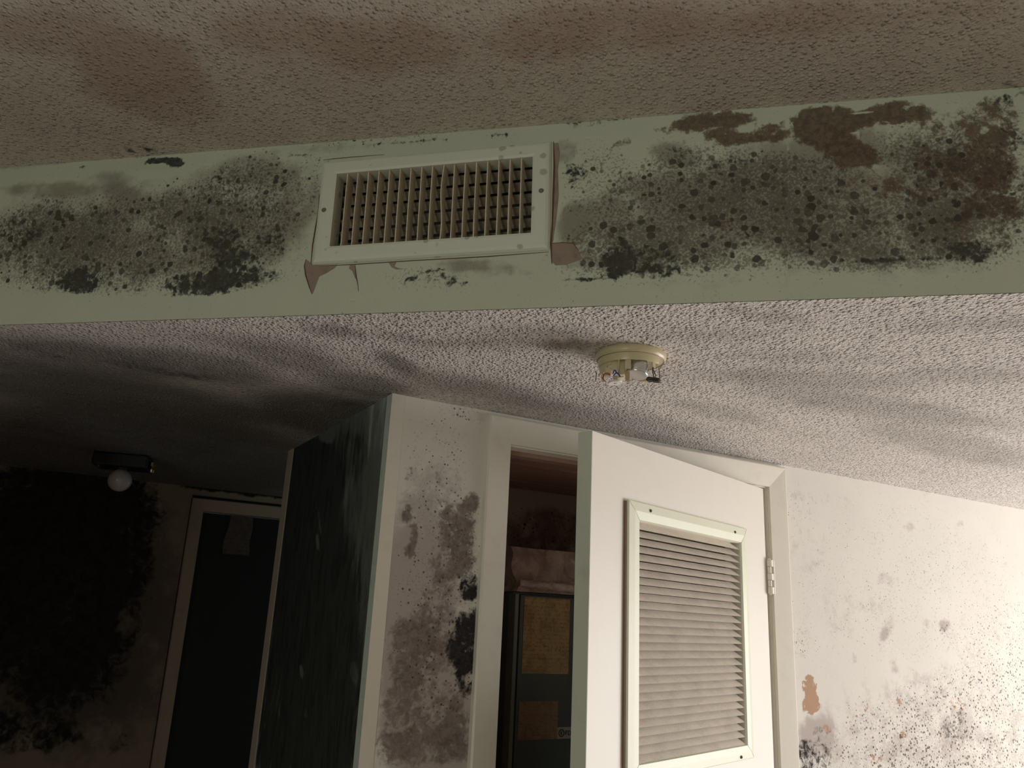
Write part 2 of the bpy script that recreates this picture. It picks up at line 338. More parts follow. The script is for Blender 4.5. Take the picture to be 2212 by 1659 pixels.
# ------------------------------------------------------------------ SOFFIT
U_a = (at_s(0, 706) - S0) @ SU; U_b = (at_s(2212, 629) - S0) @ SU
def su(x, y): return (at_s(x, y) - S0) @ SU
def line_hit_u(axis, val): return (val - S0[axis]) / SU[axis]
uL = line_hit_u(0, XL); uR = line_hit_u(0, XR)
uR = min(uR, line_hit_u(1, YF)); uL = max(uL, line_hit_u(1, YH))
SOF = {
 'k': [(60, 632, 110, 18, 0, 0.38), (230, 625, 120, 14, 0, 0.32), (330, 632, 60, 12, 0, 0.45), (440, 630, 90, 12, -4, 0.63), (590, 600, 40, 20, -25, 0.45), (30, 500, 60, 50, 0, 0.52), (60, 560, 110, 70, 0, 0.35), (250, 520, 170, 90, 0, 0.29), (420, 480, 150, 120, 0, 0.33), (540, 400, 120, 80, 0, 0.41), (590, 470, 60, 110, 0, 0.46), (165, 605, 60, 34, 0, 0.63), (200, 600, 40, 40, 0, 0.41),
       (430, 610, 90, 28, -3, 0.73), (510, 580, 60, 50, 0, 0.63), (500, 520, 60, 40, 0, 0.50), (300, 595, 60, 20, 0, 0.40), (560, 600, 40, 20, -20, 0.47), (60, 615, 90, 16, 0, 0.33),
       (345, 345, 56, 7, 2, 1.25), (375, 350, 30, 8, 2, 1.25), (290, 328, 70, 9, 0, 0.52), (640, 560, 18, 30, 0, -.8), (238, 632, 34, 10, 0, -.9), (690, 450, 20, 60, 0, .28),
       (840, 308, 60, 10, -5, .58), (930, 300, 60, 8, -5, .5), (1085, 295, 40, 8, 0, .62), (1290, 262, 90, 8, -5, .66), (1270, 275, 50, 10, 0, 0.48),
       (885, 603, 34, 9, -30, .66), (930, 588, 40, 8, -12, .62), (985, 608, 44, 14, 14, .60), (1050, 622, 50, 5, 0, .30),
       (1245, 370, 32, 26, 0, .66), (1235, 400, 20, 20, 0, 0.48), (1330, 540, 50, 34, 0, 0.53), (1380, 560, 90, 34, 0, 0.53), (1290, 600, 80, 9, -4, 0.71), (1330, 570, 40, 24, 0, 0.67), (1430, 590, 90, 16, 0, 0.55), (1500, 540, 130, 40, 0, 0.42),
       (1480, 330, 60, 16, 10, 0.48), (1570, 350, 80, 24, 0, 0.50), (1640, 470, 60, 40, 0, 0.42), (1620, 510, 50, 20, 0, 0.55), (1720, 545, 70, 30, 0, 0.50), (1960, 560, 110, 14, -4, 0.69), (2100, 545, 50, 30, 0, 0.74), (2060, 530, 50, 14, 20, 0.67), (1880, 560, 60, 10, 0, 0.53),
       (1350, 420, 34, 10, 15, 0.48), (1900, 300, 60, 30, 0, 0.30), (2180, 330, 60, 80, 0, 0.41), (2180, 210, 60, 20, -20, 0.54)],
 'r': [(1950, 430, 280, 120, 0, .36), (2120, 350, 100, 150, 0, .5), (1550, 450, 200, 90, 0, .28),(1540, 262, 110, 24, -6, .9), (1450, 280, 60, 12, -8, .5), (1585, 298, 70, 12, 0, .9), (1665, 288, 42, 26, 0, .8), (1560, 320, 60, 14, 8, .46), (1790, 262, 90, 36, 0, 1.0), (1760, 290, 60, 30, 0, .85), (1830, 325, 80, 36, 20, .9), (1795, 350, 50, 14, 0, .56),
       (1345, 308, 30, 14, -15, .60), (1320, 330, 20, 10, 0, .45), (1930, 245, 80, 28, -5, .9), (2020, 260, 60, 30, 0, .52), (2150, 260, 70, 60, 0, .60), (2060, 330, 120, 60, 0, .50), (2170, 400, 70, 100, 0, .54), (2000, 400, 120, 50, 0, .46), (2130, 500, 110, 70, 0, .50), (1880, 450, 130, 80, 0, .40),
       (1660, 390, 100, 30, 0, .42), (1850, 545, 120, 24, 0, .44), (1540, 480, 50, 34, 0, .44), (1700, 450, 60, 30, 0, .36), (640, 335, 30, 12, 0, .76), (178, 358, 14, 4, 0, .8), (130, 366, 50, 5, -12, .46), (140, 395, 40, 8, 0, .42), (470, 528, 24, 16, 0, .46), (20, 392, 40, 14, 0, .3)],
 's': [(200, 605, 260, 30, 0, .6), (480, 605, 150, 26, -5, .7), (1500, 572, 300, 20, -3, .7), (1950, 560, 260, 22, -3, .7), (1300, 400, 90, 90, 0, 0.61), (1450, 430, 130, 110, 0, 0.70), (1600, 490, 170, 100, 0, 0.78), (1850, 490, 230, 90, 0, 0.90), (2100, 440, 160, 130, 0, 0.90), (1360, 530, 150, 60, 0, 0.90), (1700, 390, 160, 60, 0, 0.82), (1990, 330, 120, 60, 0, 0.74), (1540, 350, 130, 40, 0, 0.66),
       (300, 520, 330, 90, 0, 0.78), (100, 520, 130, 90, 0, 0.82), (560, 430, 110, 100, 0, 0.74), (430, 440, 110, 60, 0, 0.57), (250, 450, 150, 40, 0, 0.41), (1700, 592, 500, 14, -3, 0.29), (1500, 640, 500, 12, -3, 0.12), (680, 400, 50, 70, 0, 0.41), (900, 600, 100, 20, 0, 0.41), (800, 300, 150, 12, -5, 0.49)],
 'f': [(350, 510, 320, 110, 0, 0.72), (60, 520, 130, 100, 0, 0.54), (110, 410, 130, 20, 0, 0.68), (235, 385, 50, 18, 0, 0.50), (265, 415, 46, 20, 20, 0.77), (560, 370, 110, 40, 0, 0.68), (420, 400, 60, 50, 0, 0.41), (600, 450, 80, 90, 0, 0.63), (1245, 480, 40, 60, 20, 0.81), (1450, 470, 230, 110, 0, 0.72), (1850, 430, 380, 160, 0, 0.77),
       (1680, 510, 70, 36, 20, 0.77), (2055, 500, 56, 50, 60, 0.81), (1455, 335, 70, 26, 15, 0.77), (1430, 420, 60, 60, 0, 0.54), (1030, 575, 100, 14, 0, 0.68), (1100, 590, 60, 14, 0, 0.54), (1220, 330, 30, 30, 0, 0.63), (650, 430, 50, 90, 0, 0.50), (700, 320, 160, 14, -4, 0.45), (1560, 380, 90, 40, 0, 0.54), (1250, 560, 60, 30, 0, 0.54), (60, 358, 100, 7, -4, 0.54), (1750, 600, 500, 22, -3, 0.27)],
 'b': [(1215, 470, 12, 60, 0, .40), (1050, 572, 70, 8, 0, .38)],
 'w': [(80, 352, 110, 5, -4, .3), (330, 378, 60, 16, 5, .6), (2050, 232, 30, 12, 0, .7), (1215, 605, 60, 14, 0, .3), (1640, 272, 40, 9, 20, .55), (1860, 243, 34, 9, 0, .55), (1700, 310, 20, 20, 0, .5), (1850, 292, 26, 10, 0, .45), (645, 545, 16, 26, 0, .5), (1215, 545, 10, 20, 0, .5)],
}
VU0, VU1, VZ0, VZ1 = -0.612, -0.236, 2.254, 2.410        # hole for the register
slab('wall_soffit', S0, SU, SN, [(uL, VU0, H1 + 0.001, H2), (VU1, uR, H1 + 0.001, H2), (VU0, VU1, H1 + 0.001, VZ0), (VU0, VU1, VZ1, H2)], 0.012, M_SOF_L, SOF, 0.05)

# ------------------------------------------------------------------ CEILINGS
def ceiling(name, z, side, x0, x1, y0, y1, step, mat, patches, th=0.08, extra=()):
    bm = bmesh.new(); nx = int((x1 - x0) / step); ny = int((y1 - y0) / step)
    g = [[bm.verts.new((x0 + (x1 - x0) * i / nx, y0 + (y1 - y0) * j / ny, z)) for i in range(nx + 1)] for j in range(ny + 1)]
    for j in range(ny):
        for i in range(nx): bm.faces.new((g[j][i], g[j + 1][i], g[j + 1][i + 1], g[j][i + 1]))
    b = [bm.verts.new((x, y, z + th)) for x, y in ((x0, y0), (x1, y0), (x1, y1), (x0, y1))]; bm.faces.new(b)
    bmesh.ops.bisect_plane(bm, geom=bm.verts[:] + bm.edges[:] + bm.faces[:], plane_co=S0, plane_no=SN * side, clear_outer=True)
    o = obj(name, bm, mat); stain(o.data, patches); return struct(o)
LOW = {
 'f': [(150, 780, 260, 50, 6, 0.63), (430, 790, 180, 34, 8, 0.55), (250, 860, 400, 50, 8, 0.70), (720, 715, 70, 14, 5, 0.42), (860, 785, 60, 18, 25, 0.61), (780, 830, 120, 26, 10, 0.53), (900, 735, 90, 10, 10, 0.42), (620, 770, 120, 26, 10, 0.46), (560, 740, 150, 16, 4, 0.30),
       (1220, 745, 60, 13, 0, 0.58), (1060, 740, 120, 12, 0, 0.33), (1640, 680, 110, 12, 8, 0.33), (1560, 725, 160, 14, 0, 0.23), (1750, 820, 260, 24, 3, 0.30), (2100, 700, 200, 16, -3, 0.25), (1900, 880, 280, 26, 8, 0.33), (1550, 890, 110, 14, 10, 0.27),
       (1010, 830, 160, 20, 8, 0.33), (1150, 870, 110, 12, 8, 0.33), (730, 900, 200, 50, 8, 0.77), (300, 980, 420, 120, 5, 0.81), (1500, 965, 150, 12, 12, 0.31), (2050, 960, 200, 30, 12, 0.33), (1160, 715, 130, 12, 0, 0.30), (1720, 770, 200, 14, 2, 0.23), (2080, 810, 160, 18, 0, 0.27), (1350, 900, 160, 16, 10, 0.20)],
 'k': [(420, 812, 80, 8, 6, 0.61), (330, 800, 120, 8, 10, 0.52), (60, 760, 110, 26, 8, 0.48), (100, 800, 130, 14, 8, 0.54), (220, 770, 160, 26, 6, 0.39), (130, 870, 200, 30, 8, 0.48), (735, 876, 44, 12, -5, 0.67), (330, 870, 200, 30, 8, 0.46), (690, 900, 80, 14, 5, 0.46), (250, 940, 350, 60, 5, 0.60), (860, 795, 50, 10, 22, 0.37),
       (520, 760, 140, 16, 8, 0.28), (1235, 745, 26, 8, 0, .36), (1620, 992, 60, 4, 10, .60), (1530, 970, 50, 3, 12, .55), (760, 830, 90, 12, 8, 0.34)],
 'r': [(30, 810, 60, 14, 0, .5), (200, 800, 60, 10, 8, .4)],
 'w': [(620, 692, 60, 6, 0, .25)],
}
UPP = {
 'f': [(300, 150, 150, 90, 0, 0.94), (100, 60, 200, 70, 0, 0.66), (850, 100, 180, 70, 0, 0.88), (1300, 60, 260, 60, 0, 0.77), (600, 60, 160, 60, 0, 0.66), (1750, 40, 260, 50, 0, 0.66), (1150, 110, 120, 40, 0, 0.77), (380, 230, 130, 50, 0, 0.55), (2100, 20, 150, 50, 0, 0.55)],
 'r': [(300, 140, 90, 50, 0, .3), (860, 110, 140, 40, 0, .28), (1340, 40, 120, 30, 0, .28)],
 'k': [(1230, 258, 70, 10, -5, 0.66), (290, 326, 80, 8, 0, 0.96), (1500, 244, 160, 6, -5, 0.54), (850, 292, 120, 8, -5, 0.48), (10, 352, 40, 8, 0, 0.66), (2180, 190, 50, 14, -10, 0.66), (520, 325, 120, 8, -5, 0.48)],
}
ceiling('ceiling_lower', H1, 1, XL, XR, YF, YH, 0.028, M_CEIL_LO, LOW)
ceiling('ceiling_upper', H2, -1, XL, XR, YF, YH, 0.028, M_CEIL_UP, UPP)

# ------------------------------------------------------------------ WALL WITH THE LOUVRED DOOR
XC = 0.83103792 * 0.77                # outside corner
XJ0, XJ1, ZJ = 0.958, 1.836, 2.051    # door opening
WALLP = {
 'f': [(930, 1180, 110, 200, 0, 0.63), (900, 1300, 90, 200, 0, 0.95), (920, 1500, 110, 250, 0, 1.13), (1020, 900, 40, 20, 0, 0.32), (1000, 1600, 40, 90, 0, 1.26),
       (1980, 1580, 280, 120, 0, .42), (1765, 1590, 50, 50, 0, .8), (2060, 1580, 45, 60, 0, .5), (1740, 1190, 50, 60, 0, .32), (1910, 1250, 20, 16, 0, .5), (1912, 1370, 11, 15, 20, .75), (1965, 1137, 16, 11, 0, .55), (1835, 1300, 90, 40, 0, .3), (2040, 1350, 14, 16, 0, .7),
       (1930, 1440, 10, 20, -20, .55), (1845, 1420, 7, 14, -20, .6), (1780, 1080, 200, 30, 0, .15), (2075, 1130, 10, 10, 0, .5), (1730, 1070, 20, 14, 0, .5), (2000, 1345, 10, 10, 0, .5), (1890, 1330, 60, 60, 0, .25), (1790, 1360, 80, 50, 0, .25), (1975, 1500, 60, 60, 0, .4), (2100, 1400, 100, 70, 0, .25)],
 'r': [(985, 1130, 46, 50, 0, 0.78), (1018, 1085, 22, 26, 0, 0.90), (880, 1110, 14, 30, 10, 0.83), (893, 1160, 12, 50, 8, 0.78), (884, 1195, 14, 16, 0, 0.82), (880, 1020, 14, 22, 0, 0.69), (960, 1210, 46, 60, 0, 0.65), (885, 1400, 60, 90, 0, 0.63), (870, 1540, 60, 110, 0, 0.63), (950, 1330, 50, 110, 0, 0.65),
       (930, 1480, 80, 150, 0, 0.59), (945, 1060, 26, 60, 0, 0.49), (985, 1580, 50, 80, 0, 0.69), (900, 1620, 120, 50, 0, 0.63), (930, 960, 40, 50, 0, 0.36), (1760, 1630, 50, 40, 0, .42), (2060, 1560, 80, 80, 0, .24), (1000, 1190, 34, 70, 0, 0.78), (880, 1370, 40, 30, 0, 0.75), (990, 890, 30, 12, 20, 0.44)],
 'k': [(1014, 1270, 26, 38, 0, 0.88), (1000, 1395, 40, 60, 10, 0.94), (1008, 1460, 28, 50, 0, 0.86), (1012, 1340, 30, 50, 0, 0.79), (1005, 1130, 40, 50, 0, 0.31), (1000, 1600, 30, 50, 0, 0.37), (1755, 1635, 48, 50, 0, .66), (2065, 1570, 36, 44, 0, .55), (1780, 1580, 30, 20, 0, .5), (1890, 1500, 30, 20, 0, .42),
       (1005, 1308, 26, 8, -10, -.9), (1011, 1412, 5, 11, 0, -.95), (1015, 1465, 5, 9, 0, -.9)],
 's': [(2110, 1560, 260, 140, -25, 0.56), (1950, 1590, 200, 100, -20, 0.48), (2160, 1400, 100, 120, 0, 0.41), (2020, 1300, 220, 140, -20, 0.27), (1900, 1180, 250, 120, 0, 0.22), (1780, 1330, 90, 120, 0, 0.23), (2080, 1640, 250, 70, 0, 0.58), (940, 980, 70, 120, 0, .34), (1730, 1090, 40, 50, 0, 0.28), (950, 1300, 100, 300, 0, .5), (2040, 1363, 14, 16, 0, 0.74), (1000, 890, 40, 20, 20, .5), (1860, 1540, 50, 40, 0, 0.39), (1730, 1390, 20, 40, 0, 0.39)],
 'b': [(1748, 1480, 20, 28, 0, .66), (1752, 1520, 22, 30, 10, .68), (1785, 1575, 12, 18, -20, .60), (1870, 1530, 8, 14, 30, .60), (1942, 1515, 8, 18, -30, .62), (1950, 1590, 9, 14, 0, .62), (1890, 1640, 20, 18, 0, .56), (1850, 1545, 8, 8, 0, .55), (2070, 1520, 24, 24, 0, .48)],
 'w': [(905, 1260, 12, 14, 0, .35), (1000, 1300, 30, 9, 0, .45)],
}
slab('wall_back', (0, YA, 0), (1, 0, 0), (0, -1, 0), [(XC + 0.0015, XJ0 - 0.018, 0, H1), (XJ0 - 0.018, XJ1 + 0.018, ZJ + 0.018, H1), (XJ1 + 0.018, XR, 0, H1)], 0.012, M_WALL, WALLP, 0.10)

# dark wall running back from the corner
YB = 2.61
DARK = {
 'k': [(660, 1250, 110, 420, -8, 1.2), (650, 1630, 130, 90, 0, .95), (640, 1500, 120, 300, -8, 1.0), (680, 1040, 70, 100, 0, 1.1), (760, 1200, 60, 380, -7, .62), (740, 980, 70, 60, 0, .62), (790, 910, 50, 60, 0, .46), (735, 1400, 80, 260, -8, .68), (800, 1000, 26, 120, -7, .5),
       (706, 938, 16, 18, 0, -.8), (686, 1170, 3.5, 20, -8, -.75), (689, 1120, 3, 50, -8, -.4), (651, 1450, 4, 18, -8, -.8), (655, 1380, 3, 60, -8, -.3), (724, 1455, 6, 18, -8, -.4), (724, 1565, 5, 14, -8, -.4), (763, 1450, 10, 30, -8, -.4), (661, 1545, 6, 14, -8, -.4), (735, 1330, 5, 24, -8, -.35), (700, 1330, 4, 20, -8, -.3)],
 'r': [(766, 1450, 10, 30, -8, .7), (725, 1455, 8, 18, -8, .8), (724, 1565, 7, 16, -8, .8), (663, 1545, 7, 14, -8, .8), (620, 1620, 60, 60, 0, .4)],
 'f': [(720, 1250, 200, 500, 0, 1.0)],
}
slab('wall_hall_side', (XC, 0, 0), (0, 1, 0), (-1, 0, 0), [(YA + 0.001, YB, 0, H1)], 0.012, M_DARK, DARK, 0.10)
# metal corner beads, each a thin L proud of both faces
def corner_bead(name, x, y, wx, wy, sy, m1, m2):
    bm = bmesh.new(); t = 0.002
    prism_pts = [(0, 0), (wx, 0), (wx, t), (0, t)]
    box(bm, x - t, x + wx, y - t if sy > 0 else y, y if sy > 0 else y + t, 0, H1)
    o = obj(name, bm, m1); struct(o)
    bm = bmesh.new(); box(bm, x - t, x, y if sy > 0 else y - wy, y + wy if sy > 0 else y, 0, H1)
    q = obj('bead_wing', bm, m2, o)
    return o
corner_bead('trim_1', XC, YA, 0.030, 0.030, 1, M_TRIM, M_BEAD)
bm = bmesh.new(); box(bm, XC - 0.003, XC, YB - 0.06, YB, 0, H1); struct(obj('trim_2', bm, M_TRIMD))

# ------------------------------------------------------------------ DOOR CASING, JAMBS (door_1)
def casing(name, x0, x1, zt, w, yf, mat, th0=0.009, th1=0.017, parent=None, bottom=0.0):
    """mitred casing around an opening; thicker at the outer edge; front towards -y"""
    prof = [(0.0, 0.0), (0.0, th0), (w * 0.12, th0 + 0.001), (w * 0.8, th1 - 0.001), (w * 0.93, th1), (w, th1 - 0.003), (w, 0.0)]
    bm = bmesh.new(); rings = []
    for k in range(4):
        ring = []
        for d, h in prof:
            y = yf - h
            p = {0: (x0 - d, y, bottom), 1: (x0 - d, y, zt + d), 2: (x1 + d, y, zt + d), 3: (x1 + d, y, bottom)}[k]
            ring.append(bm.verts.new(p))
        rings.append(ring)
    n = len(prof)
    for A, B in zip(rings, rings[1:]):
        for i in range(n): bm.faces.new((A[i], A[(i + 1) % n], B[(i + 1) % n], B[i]))
    bm.faces.new(rings[0]); bm.faces.new(rings[-1][::-1])
    return obj(name, bm, mat, parent)
cs = struct(casing('trim_3', XJ0 - 0.004, XJ1 + 0.006, ZJ + 0.004, 0.066, YA, M_TRIM))
bm = bmesh.new()
box(bm, XJ0 - 0.018, XJ0, YA + 0.0, YA + 0.10, 0, ZJ); box(bm, XJ1, XJ1 + 0.018, YA, YA + 0.10, 0, ZJ); box(bm, XJ0 - 0.018, XJ1 + 0.018, YA, YA + 0.10, ZJ, ZJ + 0.018)
jm = struct(obj('door_1', bm, M_TRIM))
jm.name = 'door_1'
bm = bmesh.new()
box(bm, XJ0, XJ0 + 0.011, YA + 0.04, YA + 0.075, 0, ZJ); box(bm, XJ1 - 0.011, XJ1, YA + 0.04, YA + 0.075, 0, ZJ); box(bm, XJ0 + 0.011, XJ1 - 0.011, YA + 0.04, YA + 0.075, ZJ - 0.011, ZJ)
obj('door_stop', bm, plain('raw_stop_wood', (0.36, 0.22, 0.17), 0.7, grime=0.2), jm)

# the open louvred door: local x from hinge towards the free edge, local y = out of the front face, z up
D = np.array([math.cos(DANG), math.sin(DANG), 0.0]); DN = np.array([math.sin(DANG), -math.cos(DANG), 0.0])
HP = at_y(1648, 1055, YA - 0.012); HP[2] = 0
def at_d(x, y): return at_plane(x, y, HP, DN)
def dl(x, y): p = at_d(x, y); return float((HP - p) @ D), float(p[2])
dw, dz = dl(1280, 931); dw2, dz2 = dl(1280, 1200)
DZT = (dz + dl(1646, 1055)[1]) / 2
print('DOOR width', dw, 'top', dz, dl(1646, 1055), 'w@1200', dw2, 'hinge', HP)
door = thing('louvred_door', 'ivory painted door standing ajar with a louvred grille in its face', 'door', tuple(HP))
door.matrix_world = Matrix(((-D[0], DN[0], 0, HP[0]), (-D[1], DN[1], 0, HP[1]), (0, 0, 1, 0), (0, 0, 0, 1)))
# matrix_world set on a left-handed-free frame: (-D, DN, Z)
DT = 0.038
TL = dl(1350, 1078); TR = dl(1607, 1142); BR = dl(1620.5, 1636.5)
gx0, gx1 = (TR[0] + BR[0]) / 2, dl(1348, 1350)[0]           # grille outer edges (hinge side, free side)
gz1 = (TL[1] + TR[1]) / 2; gz0 = BR[1]
print('GRILLE', gx0, gx1, gz0, gz1, TL, TR, BR)
fw = 0.046
ITL = dl(1375, 1126); ITR = dl(1594.5, 1174.5); IBR = dl(1606, 1607)
ix0 = (ITR[0] + IBR[0]) / 2; ix1 = ITL[0]; iz1 = (ITL[1] + ITR[1]) / 2; iz0 = IBR[1]
print('INNER', ix0, ix1, iz0, iz1)
bm = bmesh.new()
for a, b, c, d in ((0, ix0, 0.012, DZT), (ix1, dw, 0.012, DZT), (ix0, ix1, iz1, DZT), (ix0, ix1, 0.012, iz0)):
    box(bm, a, b, -DT, 0, c, d)
bmesh.ops.remove_doubles(bm, verts=bm.verts, dist=1e-5)
obj('door_panel', bm, M_DOOR, door)
# free edge strip: greenish fill light put into its colour
bm = bmesh.new(); box(bm, dw, dw + 0.0012, -DT + 0.0005, -0.0005, 0.012, DZT)
obj('edge_strip', bm, plain('edge_light_tint', (0.70, 0.71, 0.60), 0.5, grime=0.1, gscale=12), door)
# mitred grille frame
def grille_frame():
    prof = [(0, 0.0), (0, 0.007), (0.004, 0.010), (0.5, 0.012), (0.93, 0.010), (1.0, 0.003), (1.0, 0.0)]
    bm = bmesh.new(); rings = []
    for k in range(4):
        ring = []
        for s, h in prof:
            if s == 0.004: s = 0.06
            x = (gx0 + (ix0 - gx0) * s) if k in (0, 3) else (gx1 + (ix1 - gx1) * s)
            z = (gz0 + (iz0 - gz0) * s) if k in (0, 1) else (gz1 + (iz1 - gz1) * s)
            ring.append(bm.verts.new((x, h, z)))
        rings.append(ring)
    n = len(prof)
    for q in range(4):
        A, B = rings[q], rings[(q + 1) % 4]
        for i in range(n): bm.faces.new((A[i], A[(i + 1) % n], B[(i + 1) % n], B[i]))
    return bm
gf = obj('grille_frame', grille_frame(), M_LFRAME, door)
bm = bmesh.new(); box(bm, gx1, gx1 + 0.0045, 0.0, 0.0055, gz0 + 0.002, gz1 - 0.004)
obj('frame_shadow_strip', bm, plain('shadow_gap_brown', (0.22, 0.14, 0.10), 0.8), gf)  # brown strip paints the shadow gap beside the grille frame
bm = bmesh.new()   # open mitre joints
for kx, kz in ((0, 0), (1, 0), (0, 1), (1, 1)):
    xo, xi = ((gx0, ix0), (gx1, ix1))[kx]; zo, zi_ = ((gz0, iz0), (gz1, iz1))[kz]
    tube(bm, [(xo + (xi - xo) * 0.08, 0.0100, zo + (zi_ - zo) * 0.08), ((xo + xi) / 2, 0.0118, (zo + zi_) / 2), (xo + (xi - xo) * 0.95, 0.0100, zo + (zi_ - zo) * 0.95)], 0.0005, 5)
obj('mitre_joint', bm, plain('joint_line', (0.30, 0.26, 0.18), 0.8), gf)
for (px, py) in ((1396, 1104), (1579, 1150), (1592, 1634)):
    x, z = dl(px, py); bm = bmesh.new()
    lathe(bm, [(0.0, 0.0025), (0.0025, 0.002), (0.0038, 0.0), (0.0038, -0.002)], 16, mtx=Matrix.Translation((x, 0.0125, z)) @ Matrix.Rotation(-math.pi / 2, 4, 'X'))
    obj('screw', bm, M_RUSTSCREW, gf, smooth=True)
NS = 29
pitch = (iz1 - iz0) / NS
for i in range(NS):
    zc = iz0 + pitch * (i + 0.5); bm = bmesh.new()
    zl, zh = zc - pitch * 0.50, zc + pitch * 0.50
    # each slat: steep blade, lower lip forward; the far top corner is snipped towards the hinge side
    sn = 0.016; xs = [ix0 + 0.005, ix0 + 0.005 + sn, ix1 - 0.0015]
    lo_f = [bm.verts.new((x, 0.0066, zl)) for x in xs]; lo_b = [bm.verts.new((x, 0.0046, zl)) for x in xs]
    zt_ = [zl + (zh - zl) * 0.30, zh, zh]
    yt_ = [0.0058 - 0.019 * 0.30, -0.0132, -0.0132]
    hi_f = [bm.verts.new((x, y, z)) for x, y, z in zip(xs, yt_, zt_)]; hi_b = [bm.verts.new((x, y - 0.0015, z)) for x, y, z in zip(xs, yt_, zt_)]
    for k in range(2):
        bm.faces.new((lo_f[k], lo_f[k + 1], hi_f[k + 1], hi_f[k])); bm.faces.new((lo_b[k], hi_b[k], hi_b[k + 1], lo_b[k + 1]))
        bm.faces.new((lo_f[k], lo_b[k], lo_b[k + 1], lo_f[k + 1])); bm.faces.new((hi_f[k], hi_f[k + 1], hi_b[k + 1], hi_b[k]))
    bm.faces.new((lo_f[0], hi_f[0], hi_b[0], lo_b[0])); bm.faces.new((lo_f[2], lo_b[2], hi_b[2], hi_f[2]))
    obj('louvre_slat', bm, M_SLAT, door)
bm = bmesh.new()   # thin side channel that holds the slats
box(bm, ix0 - 0.0005, ix0 + 0.0015, -0.022, 0.006, iz0, iz1); box(bm, ix1 - 0.0015, ix1 + 0.0005, -0.022, 0.006, iz0, iz1)
obj('slat_channel', bm, M_SLAT, door)
# hinge: knuckles outside, leaf on jamb
hz = at_y(1660, 1246, YA - 0.014)[2]; hh = 0.047
bm = bmesh.new()
for k in range(5):
    z0 = hz - hh + k * hh * 2 / 5 + 0.0006; z1 = z0 + hh * 2 / 5 - 0.0012
    r = 0.0065 if k % 2 == 0 else 0.0058
    lathe(bm, [(0, z0), (r, z0), (r, z1), (0, z1)], 16, cx=-0.004, cy=0.008)
hg = obj('hinge', bm, M_TRIM, door, smooth=True)
bm = bmesh.new(); box(bm, -0.0215, -0.0165, 0.011, 0.0165, hz - hh, hz + hh)
for z in (hz - hh, hz - 0.009, hz + hh - 0.018): box(bm, -0.0170, -0.003, 0.0110, 0.0155, z, z + 0.018)
obj('hinge_leaf', bm, M_TRIM, hg)
bm = bmesh.new(); lathe(bm, [(0, hz - hh - 0.004), (0.004, hz - hh - 0.002), (0.004, hz - hh), (0, hz - hh)], 12, cx=-0.004, cy=0.008)
lathe(bm, [(0, hz + hh), (0.005, hz + hh), (0.004, hz + hh + 0.004), (0, hz + hh + 0.005)], 12, cx=-0.004, cy=0.008)
obj('hinge_pin', bm, M_TRIM, hg, smooth=True)

# ------------------------------------------------------------------ CLOSET
YC0, YC1, XC1 = YA + 0.10, 2.50, 2.2
HC = 2.09
CLO = {'f': [(1180, 1150, 120, 60, 0, .7), (1180, 1220, 120, 60, 0, .5)], 'r': [(1180, 1200, 120, 60, 0, .45)], 'k': [(1115, 1250, 20, 200, 0, .3)], 's': [(1180, 1150, 100, 60, 0, .6)]}
slab('wall_closet_rear', (0, YC1, 0), (1, 0, 0), (0, -1, 0), [(XC + 0.1, XC1, 0, H1)], 0.03, M_CLOS, CLO, 0.10)
slab('wall_closet_end', (XC1, 0, 0), (0, 1, 0), (-1, 0, 0), [(YC0, YC1 + 0.1, 0, H1)], 0.06, M_CLOS, {}, 0.10)
slab('wall_closet_side', (XC + 0.101, 0, 0), (0, 1, 0), (1, 0, 0), [(YC0, YC1, 0, H1)], 0.06, M_CLOS, {'k': [(1110, 1250, 60, 300, 0, .5)]}, 0.0005)
bm = bmesh.new()
nb_ = 5
for k in range(nb_):
    y0 = YC0 + (YC1 - YC0) * k / nb_; y1 = YC0 + (YC1 - YC0) * (k + 1) / nb_ - 0.004
    box(bm, XC + 0.102, XC1 - 0.001, y0, y1, HC + 0.003 * (k % 2), HC + 0.03)
struct(obj('ceiling_closet', bm, plain('brown_ceiling_board', (0.66, 0.43, 0.35), 0.8, grime=0.25, gscale=9, stretch=(0.4, 2, 1))))

# air handler
def label_mat(name, paper, ink, rows=22, dens=0.5, sx=90, block=None):
    t = NT(name); n1 = t.noise(30, 4, 0.6)
    sep = t.n('ShaderNodeSeparateXYZ'); t.l(t.co, sep.inputs[0])
    c = t.mix(t.step(n1, 0.4, 0.7), paper, tuple(v * 0.72 for v in paper))
    c = t.mix(t.math('MULTIPLY', t.step(t.noise(75, 3), 0.52, 0.66), 0.35), c, ink)
    # faded unreadable lines of print
    st = t.step(t.math('SINE', t.math('MULTIPLY', sep.outputs[2], rows * 30)), 0.25, 0.8)
    wv = t.step(t.noise(1.0, 3, 0.7, co=t.map((sx * 2, 1, rows * 3))), 0.48, 0.6)
    c = t.mix(t.math('MULTIPLY', t.math('MULTIPLY', st, wv), dens), c, ink)
    return t.out(c, 0.8)
YU = YA + 0.26                       # front face of the unit
def at_u(x, y): return at_y(x, y, YU)
ux0 = at_u(1112, 1300)[0]; uz1 = at_u(1180, 1283)[2]
unit = thing('air_handler', 'dark grey air handler cabinet standing in the closet behind the ajar door', 'air handler', (ux0 + 0.28, YU + 0.25, 0))
base = Vector((ux0 + 0.28, YU + 0.25, 0))
M_UNIT = plain('grey_enamel_cabinet', (0.075, 0.085, 0.078), 0.5, grime=0.12, gscale=12)
M_UNITE = plain('cabinet_flange', (0.16, 0.16, 0.14), 0.5, grime=0.1, gscale=20)
def rel(bm): bmesh.ops.translate(bm, verts=bm.verts, vec=-base); return bm
